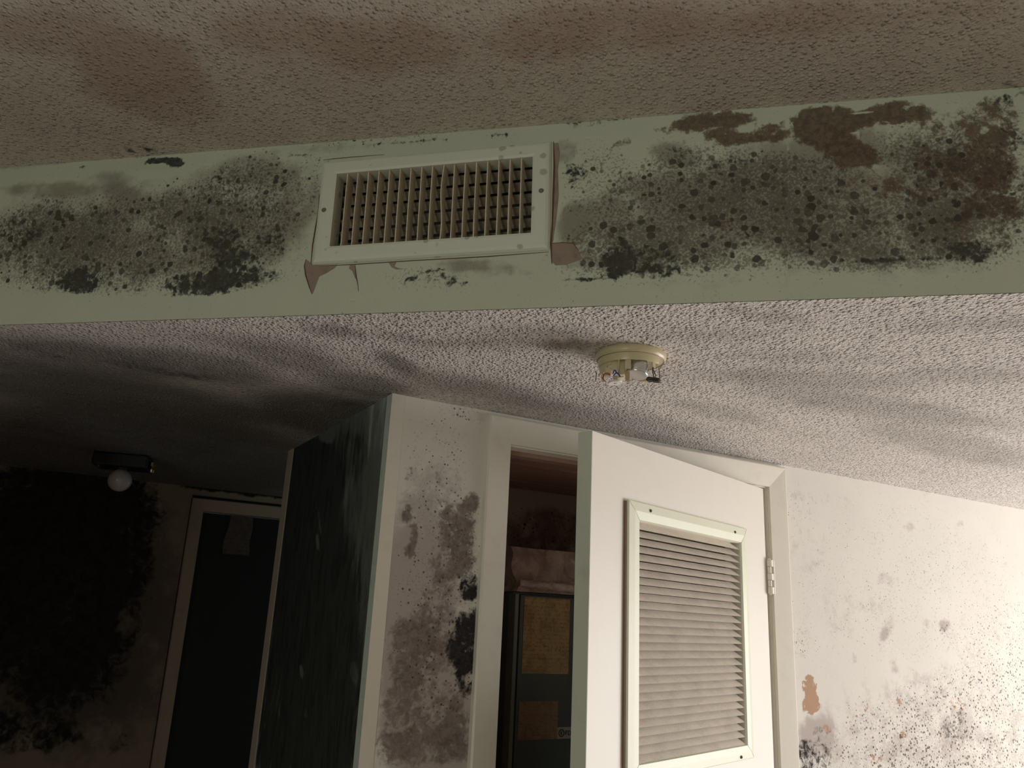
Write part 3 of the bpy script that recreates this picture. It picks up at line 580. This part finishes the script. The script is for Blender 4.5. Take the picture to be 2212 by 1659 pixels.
bm = bmesh.new(); box(bm, ux0, ux0 + 0.56, YU + 0.012, YU + 0.42, 0.0, uz1); obj('cabinet', rel(bm), M_UNIT, unit)
bm = bmesh.new(); box(bm, ux0 + 0.018, ux0 + 0.55, YU, YU + 0.012, uz1 - 0.50, uz1 - 0.006)
fp = obj('access_panel', rel(bm), M_UNIT, unit, bevel=0.002)
bm = bmesh.new(); box(bm, ux0 + 0.018, ux0 + 0.55, YU, YU + 0.012, 0.05, uz1 - 0.506); obj('access_panel', rel(bm), M_UNIT, unit, bevel=0.002)
bm = bmesh.new(); box(bm, ux0 - 0.002, ux0 + 0.010, YU - 0.006, YU + 0.030, 0, uz1 - 0.004); obj('flange', rel(bm), M_UNITE, unit, bevel=0.002)
def ulabel(name, x0, y0, x1, y1, mat, label=None):
    p = at_u(x0, y0); q = at_u(x1, y1); bm = bmesh.new()
    box(bm, p[0], q[0], YU - 0.0012, YU - 0.0002, q[2], p[2]); o = obj(name, rel(bm), mat, unit)
    if label: o['label'] = label
    return p, q
ulabel('notice_label', 1133, 1289, 1227, 1456, label_mat('aged_yellow_label', (0.42, 0.28, 0.13), (0.10, 0.06, 0.035), 20, .55), 'aged yellow paper label with faded print')
ulabel('notice_label', 1121, 1515, 1203, 1596, label_mat('aged_brown_label', (0.26, 0.16, 0.10), (0.09, 0.055, 0.04), 30, .4), 'brown faded paper label')
p, q = ulabel('maker_badge', 1203.5, 1571, 1236, 1595, plain('badge_silver', (0.30, 0.29, 0.26), 0.5, grime=0.1), 'small pale badge')
bm = bmesh.new()   # worn mark on the badge: a ring and three letter-like strokes
cx, cz, hgt = p[0] + (q[0] - p[0]) * 0.27, (p[2] + q[2]) / 2, (p[2] - q[2])
for k in range(20):
    a0, a1 = 2 * math.pi * k / 20, 2 * math.pi * (k + 1) / 20; r0, r1 = hgt * 0.24, hgt * 0.34
    f = [bm.verts.new((cx + r * math.cos(a), YU - 0.0018, cz + r * math.sin(a))) for r, a in ((r0, a0), (r1, a0), (r1, a1), (r0, a1))]; bm.faces.new(f)
lw = hgt * 0.09
def bar(x0, x1, z0, z1): box(bm, cx + x0 * hgt, cx + x1 * hgt, YU - 0.0018, YU - 0.0012, cz + z0 * hgt, cz + z1 * hgt)
bar(-.10, -.01, -.14, .14); bar(-.01, .12, .06, .14); bar(-.01, .10, -.14, -.06)
bar(.42, .50, -.2, .2); bar(.50, .66, .12, .2); bar(.50, .62, -.04, .04)
bar(.72, .80, -.2, .2); bar(.80, .94, .12, .2); bar(.80, .94, -.2, -.12)
bar(1.0, 1.08, -.2, .2); bar(1.16, 1.24, -.2, .2); bar(1.08, 1.16, .12, .2); bar(1.08, 1.16, -.2, -.12)
obj('badge_mark', rel(bm), M_BLACKM, unit)
# wrapped plenum above the unit
M_WRAP = NT('stained_duct_wrap'); _n = M_WRAP.noise(22, 6, 0.65, 0.8); _n2 = M_WRAP.noise(5, 3, 0.5)
M_WRAP = M_WRAP.out(M_WRAP.mix(M_WRAP.step(_n, 0.38, 0.66), (0.36, 0.25, 0.21), (0.56, 0.42, 0.36)), 0.75, M_WRAP.bump(_n, 0.012, 1.0))
pl = thing('duct_plenum', 'stained pinkish brown wrapped duct sitting on top of the air handler', 'duct', (ux0 + 0.28, YU + 0.2, uz1))
bm = bmesh.new(); pz = at_u(1180, 1185)[2]
nx, nzr = 26, 8
def wrap_pt(i, j, y):
    u = i / nx; v = j / nzr
    x = ux0 + 0.005 + (0.55) * u; z = uz1 + (pz - uz1) * v
    return (x + 0.006 * math.sin(9 * v + 3 * u), y + 0.05 * v ** 1.5 + 0.006 * math.sin(17 * u + 5 * v) - 0.012 * math.exp(-((v - 0.12) / 0.1) ** 2), z)
fr = [[bm.verts.new(wrap_pt(i, j, YU + 0.005)) for i in range(nx + 1)] for j in range(nzr + 1)]
bk = [[bm.verts.new((ux0 + 0.01 + 0.54 * i / nx, YU + 0.36, uz1 + (pz - uz1) * j / nzr)) for i in range(nx + 1)] for j in range(nzr + 1)]
for j in range(nzr):
    for i in range(nx):
        bm.faces.new((fr[j][i], fr[j][i + 1], fr[j + 1][i + 1], fr[j + 1][i])); bm.faces.new((bk[j][i], bk[j + 1][i], bk[j + 1][i + 1], bk[j][i + 1]))
    bm.faces.new((fr[j][0], fr[j + 1][0], bk[j + 1][0], bk[j][0])); bm.faces.new((fr[j][nx], bk[j][nx], bk[j + 1][nx], fr[j + 1][nx]))
for i in range(nx):
    bm.faces.new((fr[0][i], bk[0][i], bk[0][i + 1], fr[0][i + 1])); bm.faces.new((fr[nzr][i], fr[nzr][i + 1], bk[nzr][i + 1], bk[nzr][i]))
bmesh.ops.translate(bm, verts=bm.verts, vec=-Vector(pl.location) + Vector((0, 0, 0.002))); obj('duct_body', bm, M_WRAP, pl, smooth=True)
bm = bmesh.new()
tube(bm, [(-0.275, -0.21, 0.024), (-0.15, -0.222, 0.019), (-0.05, -0.226, 0.0165), (0.05, -0.222, 0.0175), (0.26, -0.215, 0.016)], [0.010, 0.013, 0.011, 0.014, 0.01], 10)
obj('tape_roll', bm, M_WRAP, pl, smooth=True)

# ------------------------------------------------------------------ HALL END WALL AND DARK DOORWAY (door_2)
def at_h(x, y): return at_y(x, y, YH)
hx0 = at_h(424, 1200)[0]; hzt = at_h(500, 1110)[2]; hx1 = hx0 + 0.76
ho = at_h(396, 1200)[0]
print('HALL door', hx0, hzt, hx0 - ho)
HAL = {'k': [(120, 1300, 190, 260, 0, 1.1), (100, 1100, 260, 120, 0, 1.0), (60, 1580, 130, 60, 0, .8), (230, 1600, 60, 60, 0, .5), (280, 1200, 60, 200, 8, .8), (265, 1340, 20, 30, 0, -.5), (500, 1062, 160, 6, 5, 1.2)],
       'f': [(150, 1500, 200, 60, 0, .6), (150, 1300, 260, 350, 0, .9)], }
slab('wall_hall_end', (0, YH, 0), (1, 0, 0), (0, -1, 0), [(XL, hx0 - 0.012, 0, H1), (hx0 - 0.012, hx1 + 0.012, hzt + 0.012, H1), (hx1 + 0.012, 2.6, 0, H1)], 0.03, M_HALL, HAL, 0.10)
struct(casing('trim_4', hx0, hx1, hzt, abs(hx0 - ho) , YH, M_TRIMD, 0.010, 0.016))
bm = bmesh.new(); box(bm, hx0 - 0.012, hx0, YH, YH + 0.1, 0, hzt); box(bm, hx1, hx1 + 0.012, YH, YH + 0.1, 0, hzt); box(bm, hx0 - 0.012, hx1 + 0.012, YH, YH + 0.1, hzt, hzt + 0.012)
d2 = struct(obj('door_2', bm, M_TRIMD))
bm = bmesh.new(); _w = abs(hx0 - ho)
tube(bm, [(hx0 - _w - 0.001, YH - 0.0015, z) for z in (0.2, 0.9, 1.2, 1.5, 1.8, hzt + _w)] , 0.0022, 6)
tube(bm, [(x, YH - 0.003, hzt + _w + 0.006) for x in (hx0 - _w, hx0, hx0 + 0.3, hx0 + 0.6)], 0.006, 6)
struct(obj('trim_5', bm, plain('open_caulk_gap', (0.02, 0.015, 0.012), 0.9)))
bm = bmesh.new(); box(bm, hx0 + 0.003, hx1 - 0.003, YH + 0.035, YH + 0.07, 0.01, hzt - 0.003); obj('dark_opening_sheet', bm, M_DOORVOID, d2)  # dark sheet across the opening, standing for the unlit space beyond
# paper hanging at the top of the doorway
p = at_h(500, 1112); q = at_h(538, 1200)
bm = bmesh.new(); nz_ = 10
g = [[bm.verts.new((p[0] + (q[0] - p[0]) * i / 4 + 0.004 * math.sin(j * .7) - 0.012 * j / nz_ * (1 if i < 2 else -0.6), YH + 0.030 - 0.0035 * math.sin(i * 1.3 + j * .5) - 0.004, hzt - 0.003 - (p[2] - q[2]) * j / nz_)) for i in range(5)] for j in range(nz_ + 1)]
for j in range(nz_):
    for i in range(4): bm.faces.new((g[j][i], g[j + 1][i], g[j + 1][i + 1], g[j][i + 1]))
pn = obj('paper_notice', bm, label_mat('grey_paper', (0.13, 0.105, 0.09), (0.03, 0.024, 0.02), 12, .4), None)
m = pn.modifiers.new('solid', 'SOLIDIFY'); m.thickness = 0.0006
pn['label'] = 'small wrinkled pale paper hanging at the top of the dark hall doorway'; pn['category'] = 'paper'

# ------------------------------------------------------------------ HALL CEILING LIGHT
hl = at_z(275, 985, H1); ang = YAW - 0.2
lamp = thing('bare_bulb_light', 'dark ceiling light with one bare globe bulb in the blackened hall', 'ceiling light', (hl[0], hl[1], H1), -(YAW - 0.25))
k = np.linalg.norm(hl - CAM) / F      # metres per pixel there
bm = bmesh.new(); box(bm, -54 * k, 44 * k, -0.06, 0.06, -0.046, 0.0); obj('back_plate', bm, M_BLACKM, lamp, bevel=0.006)
bm = bmesh.new(); R_ = 21.5 * k; bz = -0.046 - 0.006 - R_
lathe(bm, [(0.014, -0.046), (0.018, -0.048), (0.017, -0.058), (0.0, -0.058)], 24, cx=-2 * k, cy=-0.03); obj('lamp_socket', bm, M_BLACKM, lamp, smooth=True)
bm = bmesh.new(); prof = [(0.012, bz + R_ + 0.012), (0.015, bz + R_ - 0.002)] + [(R_ * math.sin(math.pi * i / 24), bz + R_ * math.cos(math.pi * i / 24)) for i in range(3, 25)]
lathe(bm, prof, 40, cx=-2 * k, cy=-0.03)
obj('globe_bulb', bm, plain('white_bulb_glass', (0.60, 0.55, 0.55), 0.12, grime=0.03, spec=0.6), lamp, smooth=True)
bm = bmesh.new(); lathe(bm, [(0, -0.058), (0.007, -0.055), (0.0105, -0.045), (0.008, -0.036), (0.013, -0.031), (0.013, -0.02), (0, -0.02)], 24, cx=50 * k, cy=-0.02)
obj('brass_finial', bm, M_BRASS, lamp, smooth=True)
bm = bmesh.new(); lathe(bm, [(0, -0.054), (0.004, -0.052), (0.004, -0.046), (0, -0.046)], 12, cx=-42 * k, cy=-0.045)
obj('mount_screw', bm, M_SCREW, lamp, smooth=True)

# ------------------------------------------------------------------ SUPPLY REGISTER on the soffit
c4 = [at_s(*p) for p in ((699, 354), (1193.5, 305), (1186.5, 543), (676, 571))]
us = [(c - S0) @ SU for c in c4]; zs = [c[2] for c in c4]
vx0, vx1 = (us[0] + us[3]) / 2, (us[1] + us[2]) / 2; vz0, vz1 = (zs[2] + zs[3]) / 2, (zs[0] + zs[1]) / 2
i4 = [at_s(*p) for p in ((732.5, 379.5), (1153.5, 345), (1148, 510), (716, 534.5))]
ui = [(c - S0) @ SU for c in i4]; zi = [c[2] for c in i4]
VW, VH = vx1 - vx0, vz1 - vz0
print('VENT', vx0, vx1, vz0, vz1, 'inner', ui, zi)
reg = thing('supply_register', 'cream metal air register with vertical blades set in the mouldy soffit', 'air vent')
vc = SP((vx0 + vx1) / 2, (vz0 + vz1) / 2, 0.0)
tilt = 0.5 * ((zs[1] - zs[0]) + (zs[2] - zs[3])) / VW
Rm = Matrix(((SU[0], SN[0] * -1, 0, vc[0]), (SU[1], SN[1] * -1, 0, vc[1]), (0, 0, 1, vc[2]), (0, 0, 0, 1)))
reg.matrix_world = Rm @ Matrix.Rotation(-tilt, 4, 'Y')
# local: x along the soffit, -y out towards the room, z up
il, ir = (ui[0] + ui[3]) / 2 - (vx0 + vx1) / 2, (ui[1] + ui[2]) / 2 - (vx0 + vx1) / 2
ib, it = (zi[2] + zi[3]) / 2 - (vz0 + vz1) / 2, (zi[0] + zi[1]) / 2 - (vz0 + vz1) / 2
bm = bmesh.new(); rings = []
prof = [(0.0, 0.0), (0.0, -0.002), (0.10, -0.0065), (0.25, -0.009), (0.85, -0.010), (1.0, -0.0085), (1.0, 0.024)]
for kx, kz in ((0, 0), (1, 0), (1, 1), (0, 1)):
    ring = []
    for s, y in prof:
        xo, xi = ((-VW / 2, il), (VW / 2, ir))[kx]; zo, zi_ = ((-VH / 2, ib), (VH / 2, it))[kz]
        ring.append(bm.verts.new((xo + (xi - xo) * s, y, zo + (zi_ - zo) * s)))
    rings.append(ring)
for q in range(4):
    A, B = rings[q], rings[(q + 1) % 4]
    for i in range(len(prof) - 1): bm.faces.new((A[i], A[i + 1], B[i + 1], B[i]))
obj('register_frame', bm, M_REG, reg)
NBV = 17
ow, oh = ir - il, it - ib
for i in range(NBV):
    x = il + ow * (i + 1) / (NBV + 1); bm = bmesh.new(); nseg = 12
    vs_ = []
    bend = 0.0022 if i == 9 else 0.0005 * random.uniform(-1, 1)
    for j in range(nseg + 1):
        z = ib + 0.0005 + (oh - 0.001) * j / nseg; t_ = j / nseg
        off = bend * (math.sin(t_ * math.pi * 2 + 0.5) if i == 9 else math.sin(t_ * math.pi))
        w = 0.0007
        vs_.append([bm.verts.new((x + off + s * w, y + 0.0, z)) for s, y in ((-1.2, -0.0065), (1.2, -0.0065), (1, 0.0195), (-1, 0.0195))])
    for A, B in zip(vs_, vs_[1:]):
        for q in range(4): bm.faces.new((A[q], A[(q + 1) % 4], B[(q + 1) % 4], B[q]))
    bm.faces.new(vs_[0]); bm.faces.new(vs_[-1][::-1])
    obj('vertical_blade', bm, M_BLADE, reg)
for i in range(6):
    z = ib + oh * (i + 0.62) / 6.1; bm = bmesh.new()
    mt = Matrix.Translation((0, 0.0285, z)) @ Matrix.Rotation(math.radians(-50), 4, 'X')
    box(bm, il + 0.0005, ir - 0.0005, -0.008, 0.008, -0.0008, 0.0008, mt)
    obj('horizontal_blade', bm, M_BLADEB, reg)
for (px, py) in ((705, 455), (1171, 422)):
    p = at_s(px, py); x = (p - S0) @ SU - (vx0 + vx1) / 2; z = p[2] - (vz0 + vz1) / 2
    bm = bmesh.new(); lathe(bm, [(0, 0.0024), (0.003, 0.002), (0.0045, 0.0)], 20, mtx=Matrix.Translation((x, -0.0096, z)) @ Matrix.Rotation(math.pi / 2, 4, 'X'))
    box(bm, x - 0.0035, x + 0.0035, -0.0124, -0.0119, z - 0.0005, z + 0.0005)
    obj('screw', bm, M_SCREW, reg, smooth=True)
bm = bmesh.new()   # sheet metal boot behind the blades: four walls and a back
y0_, y1_ = 0.004, 0.15
box(bm, il - 0.004, il - 0.003, y0_, y1_, ib - 0.004, it + 0.004); box(bm, ir + 0.003, ir + 0.004, y0_, y1_, ib - 0.004, it + 0.004)
box(bm, il - 0.003, ir + 0.003, y0_, y1_, ib - 0.004, ib - 0.003); box(bm, il - 0.003, ir + 0.003, y0_, y1_, it + 0.003, it + 0.004)
box(bm, il - 0.004, ir + 0.004, y1_, y1_ + 0.001, ib - 0.004, it + 0.004)
obj('duct_boot', bm, plain('dirty_duct_metal', (0.13, 0.10, 0.075), 0.8, grime=0.2), reg)

# peeling paint beside the register: bare patches with a curled paint lip
M_BARE = plain('exposed_board_paper', (0.36, 0.27, 0.22), 0.9, grime=0.25, gscale=40)
M_LIP = plain('torn_paint_edge', (0.16, 0.08, 0.05), 0.8, grime=0.1)
M_FLAP = plain('curled_paint', (0.62, 0.63, 0.52), 0.6, grime=0.06, gscale=40)
sof = bpy.data.objects['wall_soffit']
def spx(x, y, n): p = at_s(x, y) + SN * n; return tuple(p)
def patch(name, pts, mat, n=0.0009):
    bm = bmesh.new(); a = [bm.verts.new(spx(x, y, n)) for x, y in pts]; b = [bm.verts.new(spx(x, y, 0.0001)) for x, y in pts]
    bm.faces.new(a)
    for i in range(len(a)): bm.faces.new((a[i], b[i], b[(i + 1) % len(a)], a[(i + 1) % len(a)]))
    return obj(name, bm, mat, sof)
def crack(pts, w=1.3, n=0.0014, mat=None):
    bm = bmesh.new(); kk_ = 0.0008
    q = [spx(x + random.uniform(-.8, .8), y + random.uniform(-.8, .8), n * 0.5) for x, y in pts]; tube(bm, q, [kk_ * w * (0.4 if i in (0, len(q) - 1) else random.uniform(.7, 1.2)) for i in range(len(q))], 6)
    return obj('paint_crack', bm, mat or M_LIP, sof)
patch('bare_patch', [(661, 560), (676, 571), (690, 573), (729, 572), (722, 580), (705, 590), (690, 597), (684, 612), (676, 634), (668, 622), (660, 595), (658, 575)], M_BARE)
patch('bare_patch', [(1192, 525), (1215, 524), (1240, 527), (1252, 545), (1256, 560), (1240, 566), (1222, 572), (1200, 573), (1192, 565)], M_BARE)
patch('bare_patch', [(1197, 310), (1206, 309), (1209, 330), (1205, 370), (1207, 420), (1202, 470), (1194, 525), (1192, 520)], M_BARE)
patch('bare_patch', [(840, 568), (856, 567), (852, 575), (862, 580), (872, 581), (856, 582), (846, 577)], M_BARE)
patch('bare_patch', [(757, 572), (768, 571), (766, 580), (771, 600), (768, 602), (761, 585), (754, 580)], M_BARE)
crack([(661, 560), (658, 575), (660, 595), (668, 620), (675, 636)], 1.6)
crack([(690, 420), (688, 460), (683, 490), (676, 530), (672, 571)], 1.5)
crack([(767, 573), (770, 598), (773, 612), (774, 630)], 1.0)
crack([(1196, 306), (1198, 360), (1196, 420), (1193, 480), (1190, 525), (1191, 548), (1192, 570)], 2.0)
crack([(1192, 526), (1215, 524), (1238, 526), (1250, 542)], 1.2)
crack([(699, 347), (720, 344), (760, 340), (830, 335)], 0.8)
crack([(690, 575), (760, 572), (900, 563), (1050, 554), (1186, 545)], 1.1)
# ------------------------------------------------------------------ SMOKE DETECTOR without its cover
sc_ = at_z(1362, 765, H1)
az = math.atan2(sc_[0], sc_[1])
det = thing('smoke_detector', 'yellowed round smoke detector with its cover missing and parts exposed', 'smoke detector', (sc_[0], sc_[1], H1), -az)
q_ = float(np.linalg.norm(sc_ - CAM)) / F * 0.1085      # one pixel of the close study, in metres
M_YEL = plain('yellowed_plastic', (0.66, 0.56, 0.35), 0.28, grime=0.05, gscale=30, gcol=(0.42, 0.33, 0.18), spec=0.5)
M_YELD = plain('amber_plastic', (0.55, 0.38, 0.20), 0.35, grime=0.1, gscale=60)
M_PCB = plain('circuit_board', (0.40, 0.36, 0.22), 0.6, grime=0.2, gscale=80)
M_CHR = plain('chrome_can', (0.75, 0.74, 0.72), 0.22, 1.0, grime=0.08, gscale=50)
M_WHT = plain('white_plastic', (0.80, 0.77, 0.72), 0.35, grime=0.06, gscale=60)
def X(v): return (v - 1115) * q_
bm = bmesh.new(); r0 = 0.066
lathe(bm, [(0, 0), (r0 * 0.94, 0), (r0 * 0.99, -0.004), (r0, -0.009), (r0 * 0.985, -0.013), (r0 * 0.95, -0.0155), (r0 * 0.93, -0.014), (0, -0.014)], 72)
obj('base_ring', bm, M_YEL, det, smooth=True)
bm = bmesh.new()
lathe(bm, [(r0 * 0.88, -0.0140), (r0 * 0.925, -0.0155), (r0 * 0.915, -0.026), (r0 * 0.90, -0.029), (r0 * 0.865, -0.029), (r0 * 0.865, -0.0140), (r0 * 0.88, -0.0140)], 60, math.radians(172), math.radians(330))
bmesh.ops.holes_fill(bm, edges=[e for e in bm.edges if e.is_boundary])
body = obj('detector_body', bm, M_YEL, det, smooth=True)
# skirt walls hanging from the body, with gaps
def arc_wall(a0, a1, z0, z1, r=0.0575, t=0.003, mat=M_YEL, name='body_wall'):
    bm = bmesh.new(); seg = max(3, int((a1 - a0) / 5))
    lathe(bm, [(r, z0), (r, z1), (r - t, z1), (r - t, z0), (r, z0)], seg, math.radians(a0), math.radians(a1))
    bmesh.ops.holes_fill(bm, edges=[e for e in bm.edges if e.is_boundary]); return obj(name, bm, mat, det)
arc_wall(174, 222, -0.028, -0.046); arc_wall(222, 232, -0.028, -0.036); arc_wall(262, 271, -0.028, -0.046, t=0.002); arc_wall(95, 172, -0.014, -0.026)
arc_wall(314, 322, -0.028, -0.038)
bm = bmesh.new(); lathe(bm, [(0, -0.0145), (0.054, -0.0145), (0.054, -0.0165), (0, -0.0165)], 48); obj('circuit_board', bm, M_PCB, det)
# inner blocks
bm = bmesh.new(); box(bm, X(750), X(880), -0.044, -0.020, -0.046, -0.0165); box(bm, X(905), X(1010), -0.034, -0.015, -0.050, -0.0165); obj('chamber_block', bm, M_YEL, det, bevel=0.001)
bm = bmesh.new(); box(bm, X(640), X(740), -0.046, -0.030, -0.056, -0.040); box(bm, X(740), X(930), -0.044, -0.022, -0.0565, -0.054, Matrix.Rotation(math.radians(-6), 4, 'Y')); obj('terminal_block', bm, M_YEL, det, bevel=0.001)
bm = bmesh.new(); box(bm, X(1020), X(1105), -0.045, -0.041, -0.066, -0.046); obj('battery_tab', bm, M_YELD, det, bevel=0.0008)
bm = bmesh.new(); box(bm, X(1140), X(1440), -0.006, -0.002, -0.052, -0.0165); box(bm, X(1300), X(1440), -0.012, -0.004, -0.056, -0.0165); obj('battery_bracket', bm, M_YELD, det, bevel=0.0008)
# horn can
hm = Matrix.Translation((X(1270), -0.030, -0.027)) @ Matrix.Rotation(math.radians(9), 4, 'Y') @ Matrix.Rotation(math.radians(-8), 4, 'X')
bm = bmesh.new(); nn = 64; rr = 0.0185
pr = [(0, 0), (rr, 0), (rr, -0.004)]
lathe(bm, [(0, 0.0), (rr, 0.0), (rr * 1.02, -0.003), (rr, -0.004), (rr, -0.019), (rr * 1.10, -0.020), (rr * 1.12, -0.0225), (rr * 1.08, -0.024), (0, -0.024)], nn, mtx=hm)
for k in range(46):
    a = 2 * math.pi * k / 46
    box(bm, rr - 0.0006, rr + 0.0007, -0.0005, 0.0005, -0.018, -0.006, hm @ Matrix.Rotation(a, 4, 'Z'))
obj('horn_can', bm, M_CHR, det, smooth=True)
bm = bmesh.new(); lathe(bm, [(0, -0.0255), (rr * 1.04, -0.0255), (rr * 1.06, -0.0242), (0, -0.0242)], nn, mtx=hm); obj('horn_face', bm, M_WHT, det, smooth=True)
# round test disc
bm = bmesh.new(); dm = Matrix.Translation((X(825), -0.034, -0.0635)) @ Matrix.Rotation(math.radians(-5), 4, 'Y')
lathe(bm, [(0.0035, 0.0), (0.0125, 0.0), (0.0132, -0.002), (0.0125, -0.004), (0.0035, -0.004), (0.0035, 0.0)], 40, mtx=dm)
obj('test_disc', bm, M_WHT, det, smooth=True)
bm = bmesh.new(); box(bm, X(790), X(870), -0.036, -0.032, -0.0640, -0.054); obj('disc_post', bm, M_YEL, det)
# wires
def smooth_path(P, n=6):
    P = [Vector(p) for p in P]; Q = []
    for i in range(len(P) - 1):
        a, b, c, d = P[max(i - 1, 0)], P[i], P[i + 1], P[min(i + 2, len(P) - 1)]
        for k in range(n):
            t = k / n; Q.append(0.5 * ((2 * b) + (c - a) * t + (2 * a - 5 * b + 4 * c - d) * t * t + (3 * b - a - 3 * c + d) * t ** 3))
    return Q + [P[-1]]
def wire(name, pts, r, col):
    pts = smooth_path(pts); bm = bmesh.new(); tube(bm, pts, r, 8); obj(name, bm, plain(name + '_plastic', col, 0.4, grime=0.0), det, smooth=True)
wire('blue_wire', [(X(790), -0.045, -0.053), (X(810), -0.047, -0.047), (X(850), -0.048, -0.050), (X(800), -0.049, -0.058), (X(860), -0.049, -0.052), (X(925), -0.046, -0.058)], 0.0013, (0.05, 0.06, 0.30))
wire('red_wire', [(X(640), -0.040, -0.066), (X(600), -0.044, -0.061), (X(625), -0.048, -0.054), (X(680), -0.049, -0.053), (X(735), -0.047, -0.055)], 0.0015, (0.45, 0.10, 0.05))
wire('pink_wire', [(X(660), -0.040, -0.067), (X(590), -0.046, -0.064), (X(570), -0.047, -0.058), (X(600), -0.046, -0.052)], 0.0010, (0.62, 0.36, 0.26))
wire('black_wire', [(X(1530), -0.028, -0.030), (X(1535), -0.040, -0.042), (X(1560), -0.042, -0.048), (X(1585), -0.042, -0.054), (X(1560), -0.042, -0.060)], 0.0009, (0.03, 0.015, 0.012))
wire('black_wire', [(X(1560), -0.028, -0.030), (X(1540), -0.041, -0.040), (X(1530), -0.041, -0.048), (X(1550), -0.041, -0.054), (X(1545), -0.042, -0.060)], 0.0009, (0.03, 0.015, 0.012))
wire('cover_pin', [(X(460), -0.012, -0.040), (X(455), -0.012, -0.050), (X(448), -0.012, -0.058)], 0.0008, (0.10, 0.08, 0.04))
wire('cover_pin', [(X(1660), -0.012, -0.030), (X(1668), -0.012, -0.043), (X(1678), -0.012, -0.055)], 0.0008, (0.20, 0.12, 0.08))
bm = bmesh.new(); sm_ = Matrix.Translation((X(1545), -0.042, -0.0625)) @ Matrix.Rotation(math.radians(8), 4, 'Y')
for s in (-1, 1): lathe(bm, [(0, 0.003), (0.0062, 0.003), (0.0072, 0.001), (0.0072, -0.002), (0.006, -0.0035), (0, -0.0035)], 24, mtx=sm_ @ Matrix.Translation((s * 0.0055, 0, 0)))
obj('battery_snap', bm, plain('grey_black_rubber', (0.035, 0.03, 0.025), 0.7, grime=0.2, gscale=200, gcol=(0.15, 0.13, 0.1)), det, smooth=True)

# ------------------------------------------------------------------ REST OF THE SHELL
bm = bmesh.new(); box(bm, XL - 0.1, XR + 0.1, YF - 0.1, YH + 0.1, -0.1, 0); struct(obj('floor', bm, M_FLOOR))
wy0, wy1, wz0, wz1 = -1.15, 1.35, 0.05, 1.95
slab('wall_right', (XR, 0, 0), (0, 1, 0), (-1, 0, 0), [(YF, wy0, 0, H2), (wy1, YH, 0, H2), (wy0, wy1, 0, wz0), (wy0, wy1, wz1, H2)], 0.5, M_PLAIN, {}, 0.1)
slab('wall_left', (XL, 0, 0), (0, 1, 0), (1, 0, 0), [(YF, -1.9, 0, H2), (-0.5, YH, 0, H2), (-1.9, -0.5, 0, 0.8), (-1.9, -0.5, 1.9, H2)], 0.5, M_PLAIN, {}, 0.1)
slab('wall_front', (0, YF, 0), (1, 0, 0), (0, 1, 0), [(XL, XR, 0, H2)], 0.5, M_PLAIN, {}, 0.1)
slab('wall_blocker_partition', (0, 2.05, 0), (1, 0, 0), (0, -1, 0), [(XL, -0.42, 0, H1)], 0.5, M_PLAIN, {}, 0.1)  # added unseen wall, blocks the left fill light from the hall
slab('wall_blocker_hall', (-0.42, 0, 0), (0, 1, 0), (1, 0, 0), [(2.15, YH, 0, H1)], 0.5, M_HALL, {}, 0.1)  # added out of view to keep the hall in shade
def wframe(name, ax, c, a0, a1, z0, z1):
    bm = bmesh.new(); w, d = 0.045, 0.03
    def b(a, b_, c0, c1):
        if ax == 'x': box(bm, c - d, c + d, a, b_, c0, c1)
        else: box(bm, a, b_, c - d, c + d, c0, c1)
    b(a0, a0 + w, z0, z1); b(a1 - w, a1, z0, z1); b(a0 + w, a1 - w, z0, z0 + w); b(a0 + w, a1 - w, z1 - w, z1); m_ = (a0 + a1) / 2; b(m_ - w / 2, m_ + w / 2, z0 + w, z1 - w)
    return struct(obj(name, bm, M_TRIM))
wframe('window_1', 'x', XR + 0.05, wy0, wy1, wz0, wz1); wframe('window_2_fill', 'x', XL - 0.05, -1.9, -0.5, 0.8, 1.9)  # the left frame sits in an opening added for the fill light
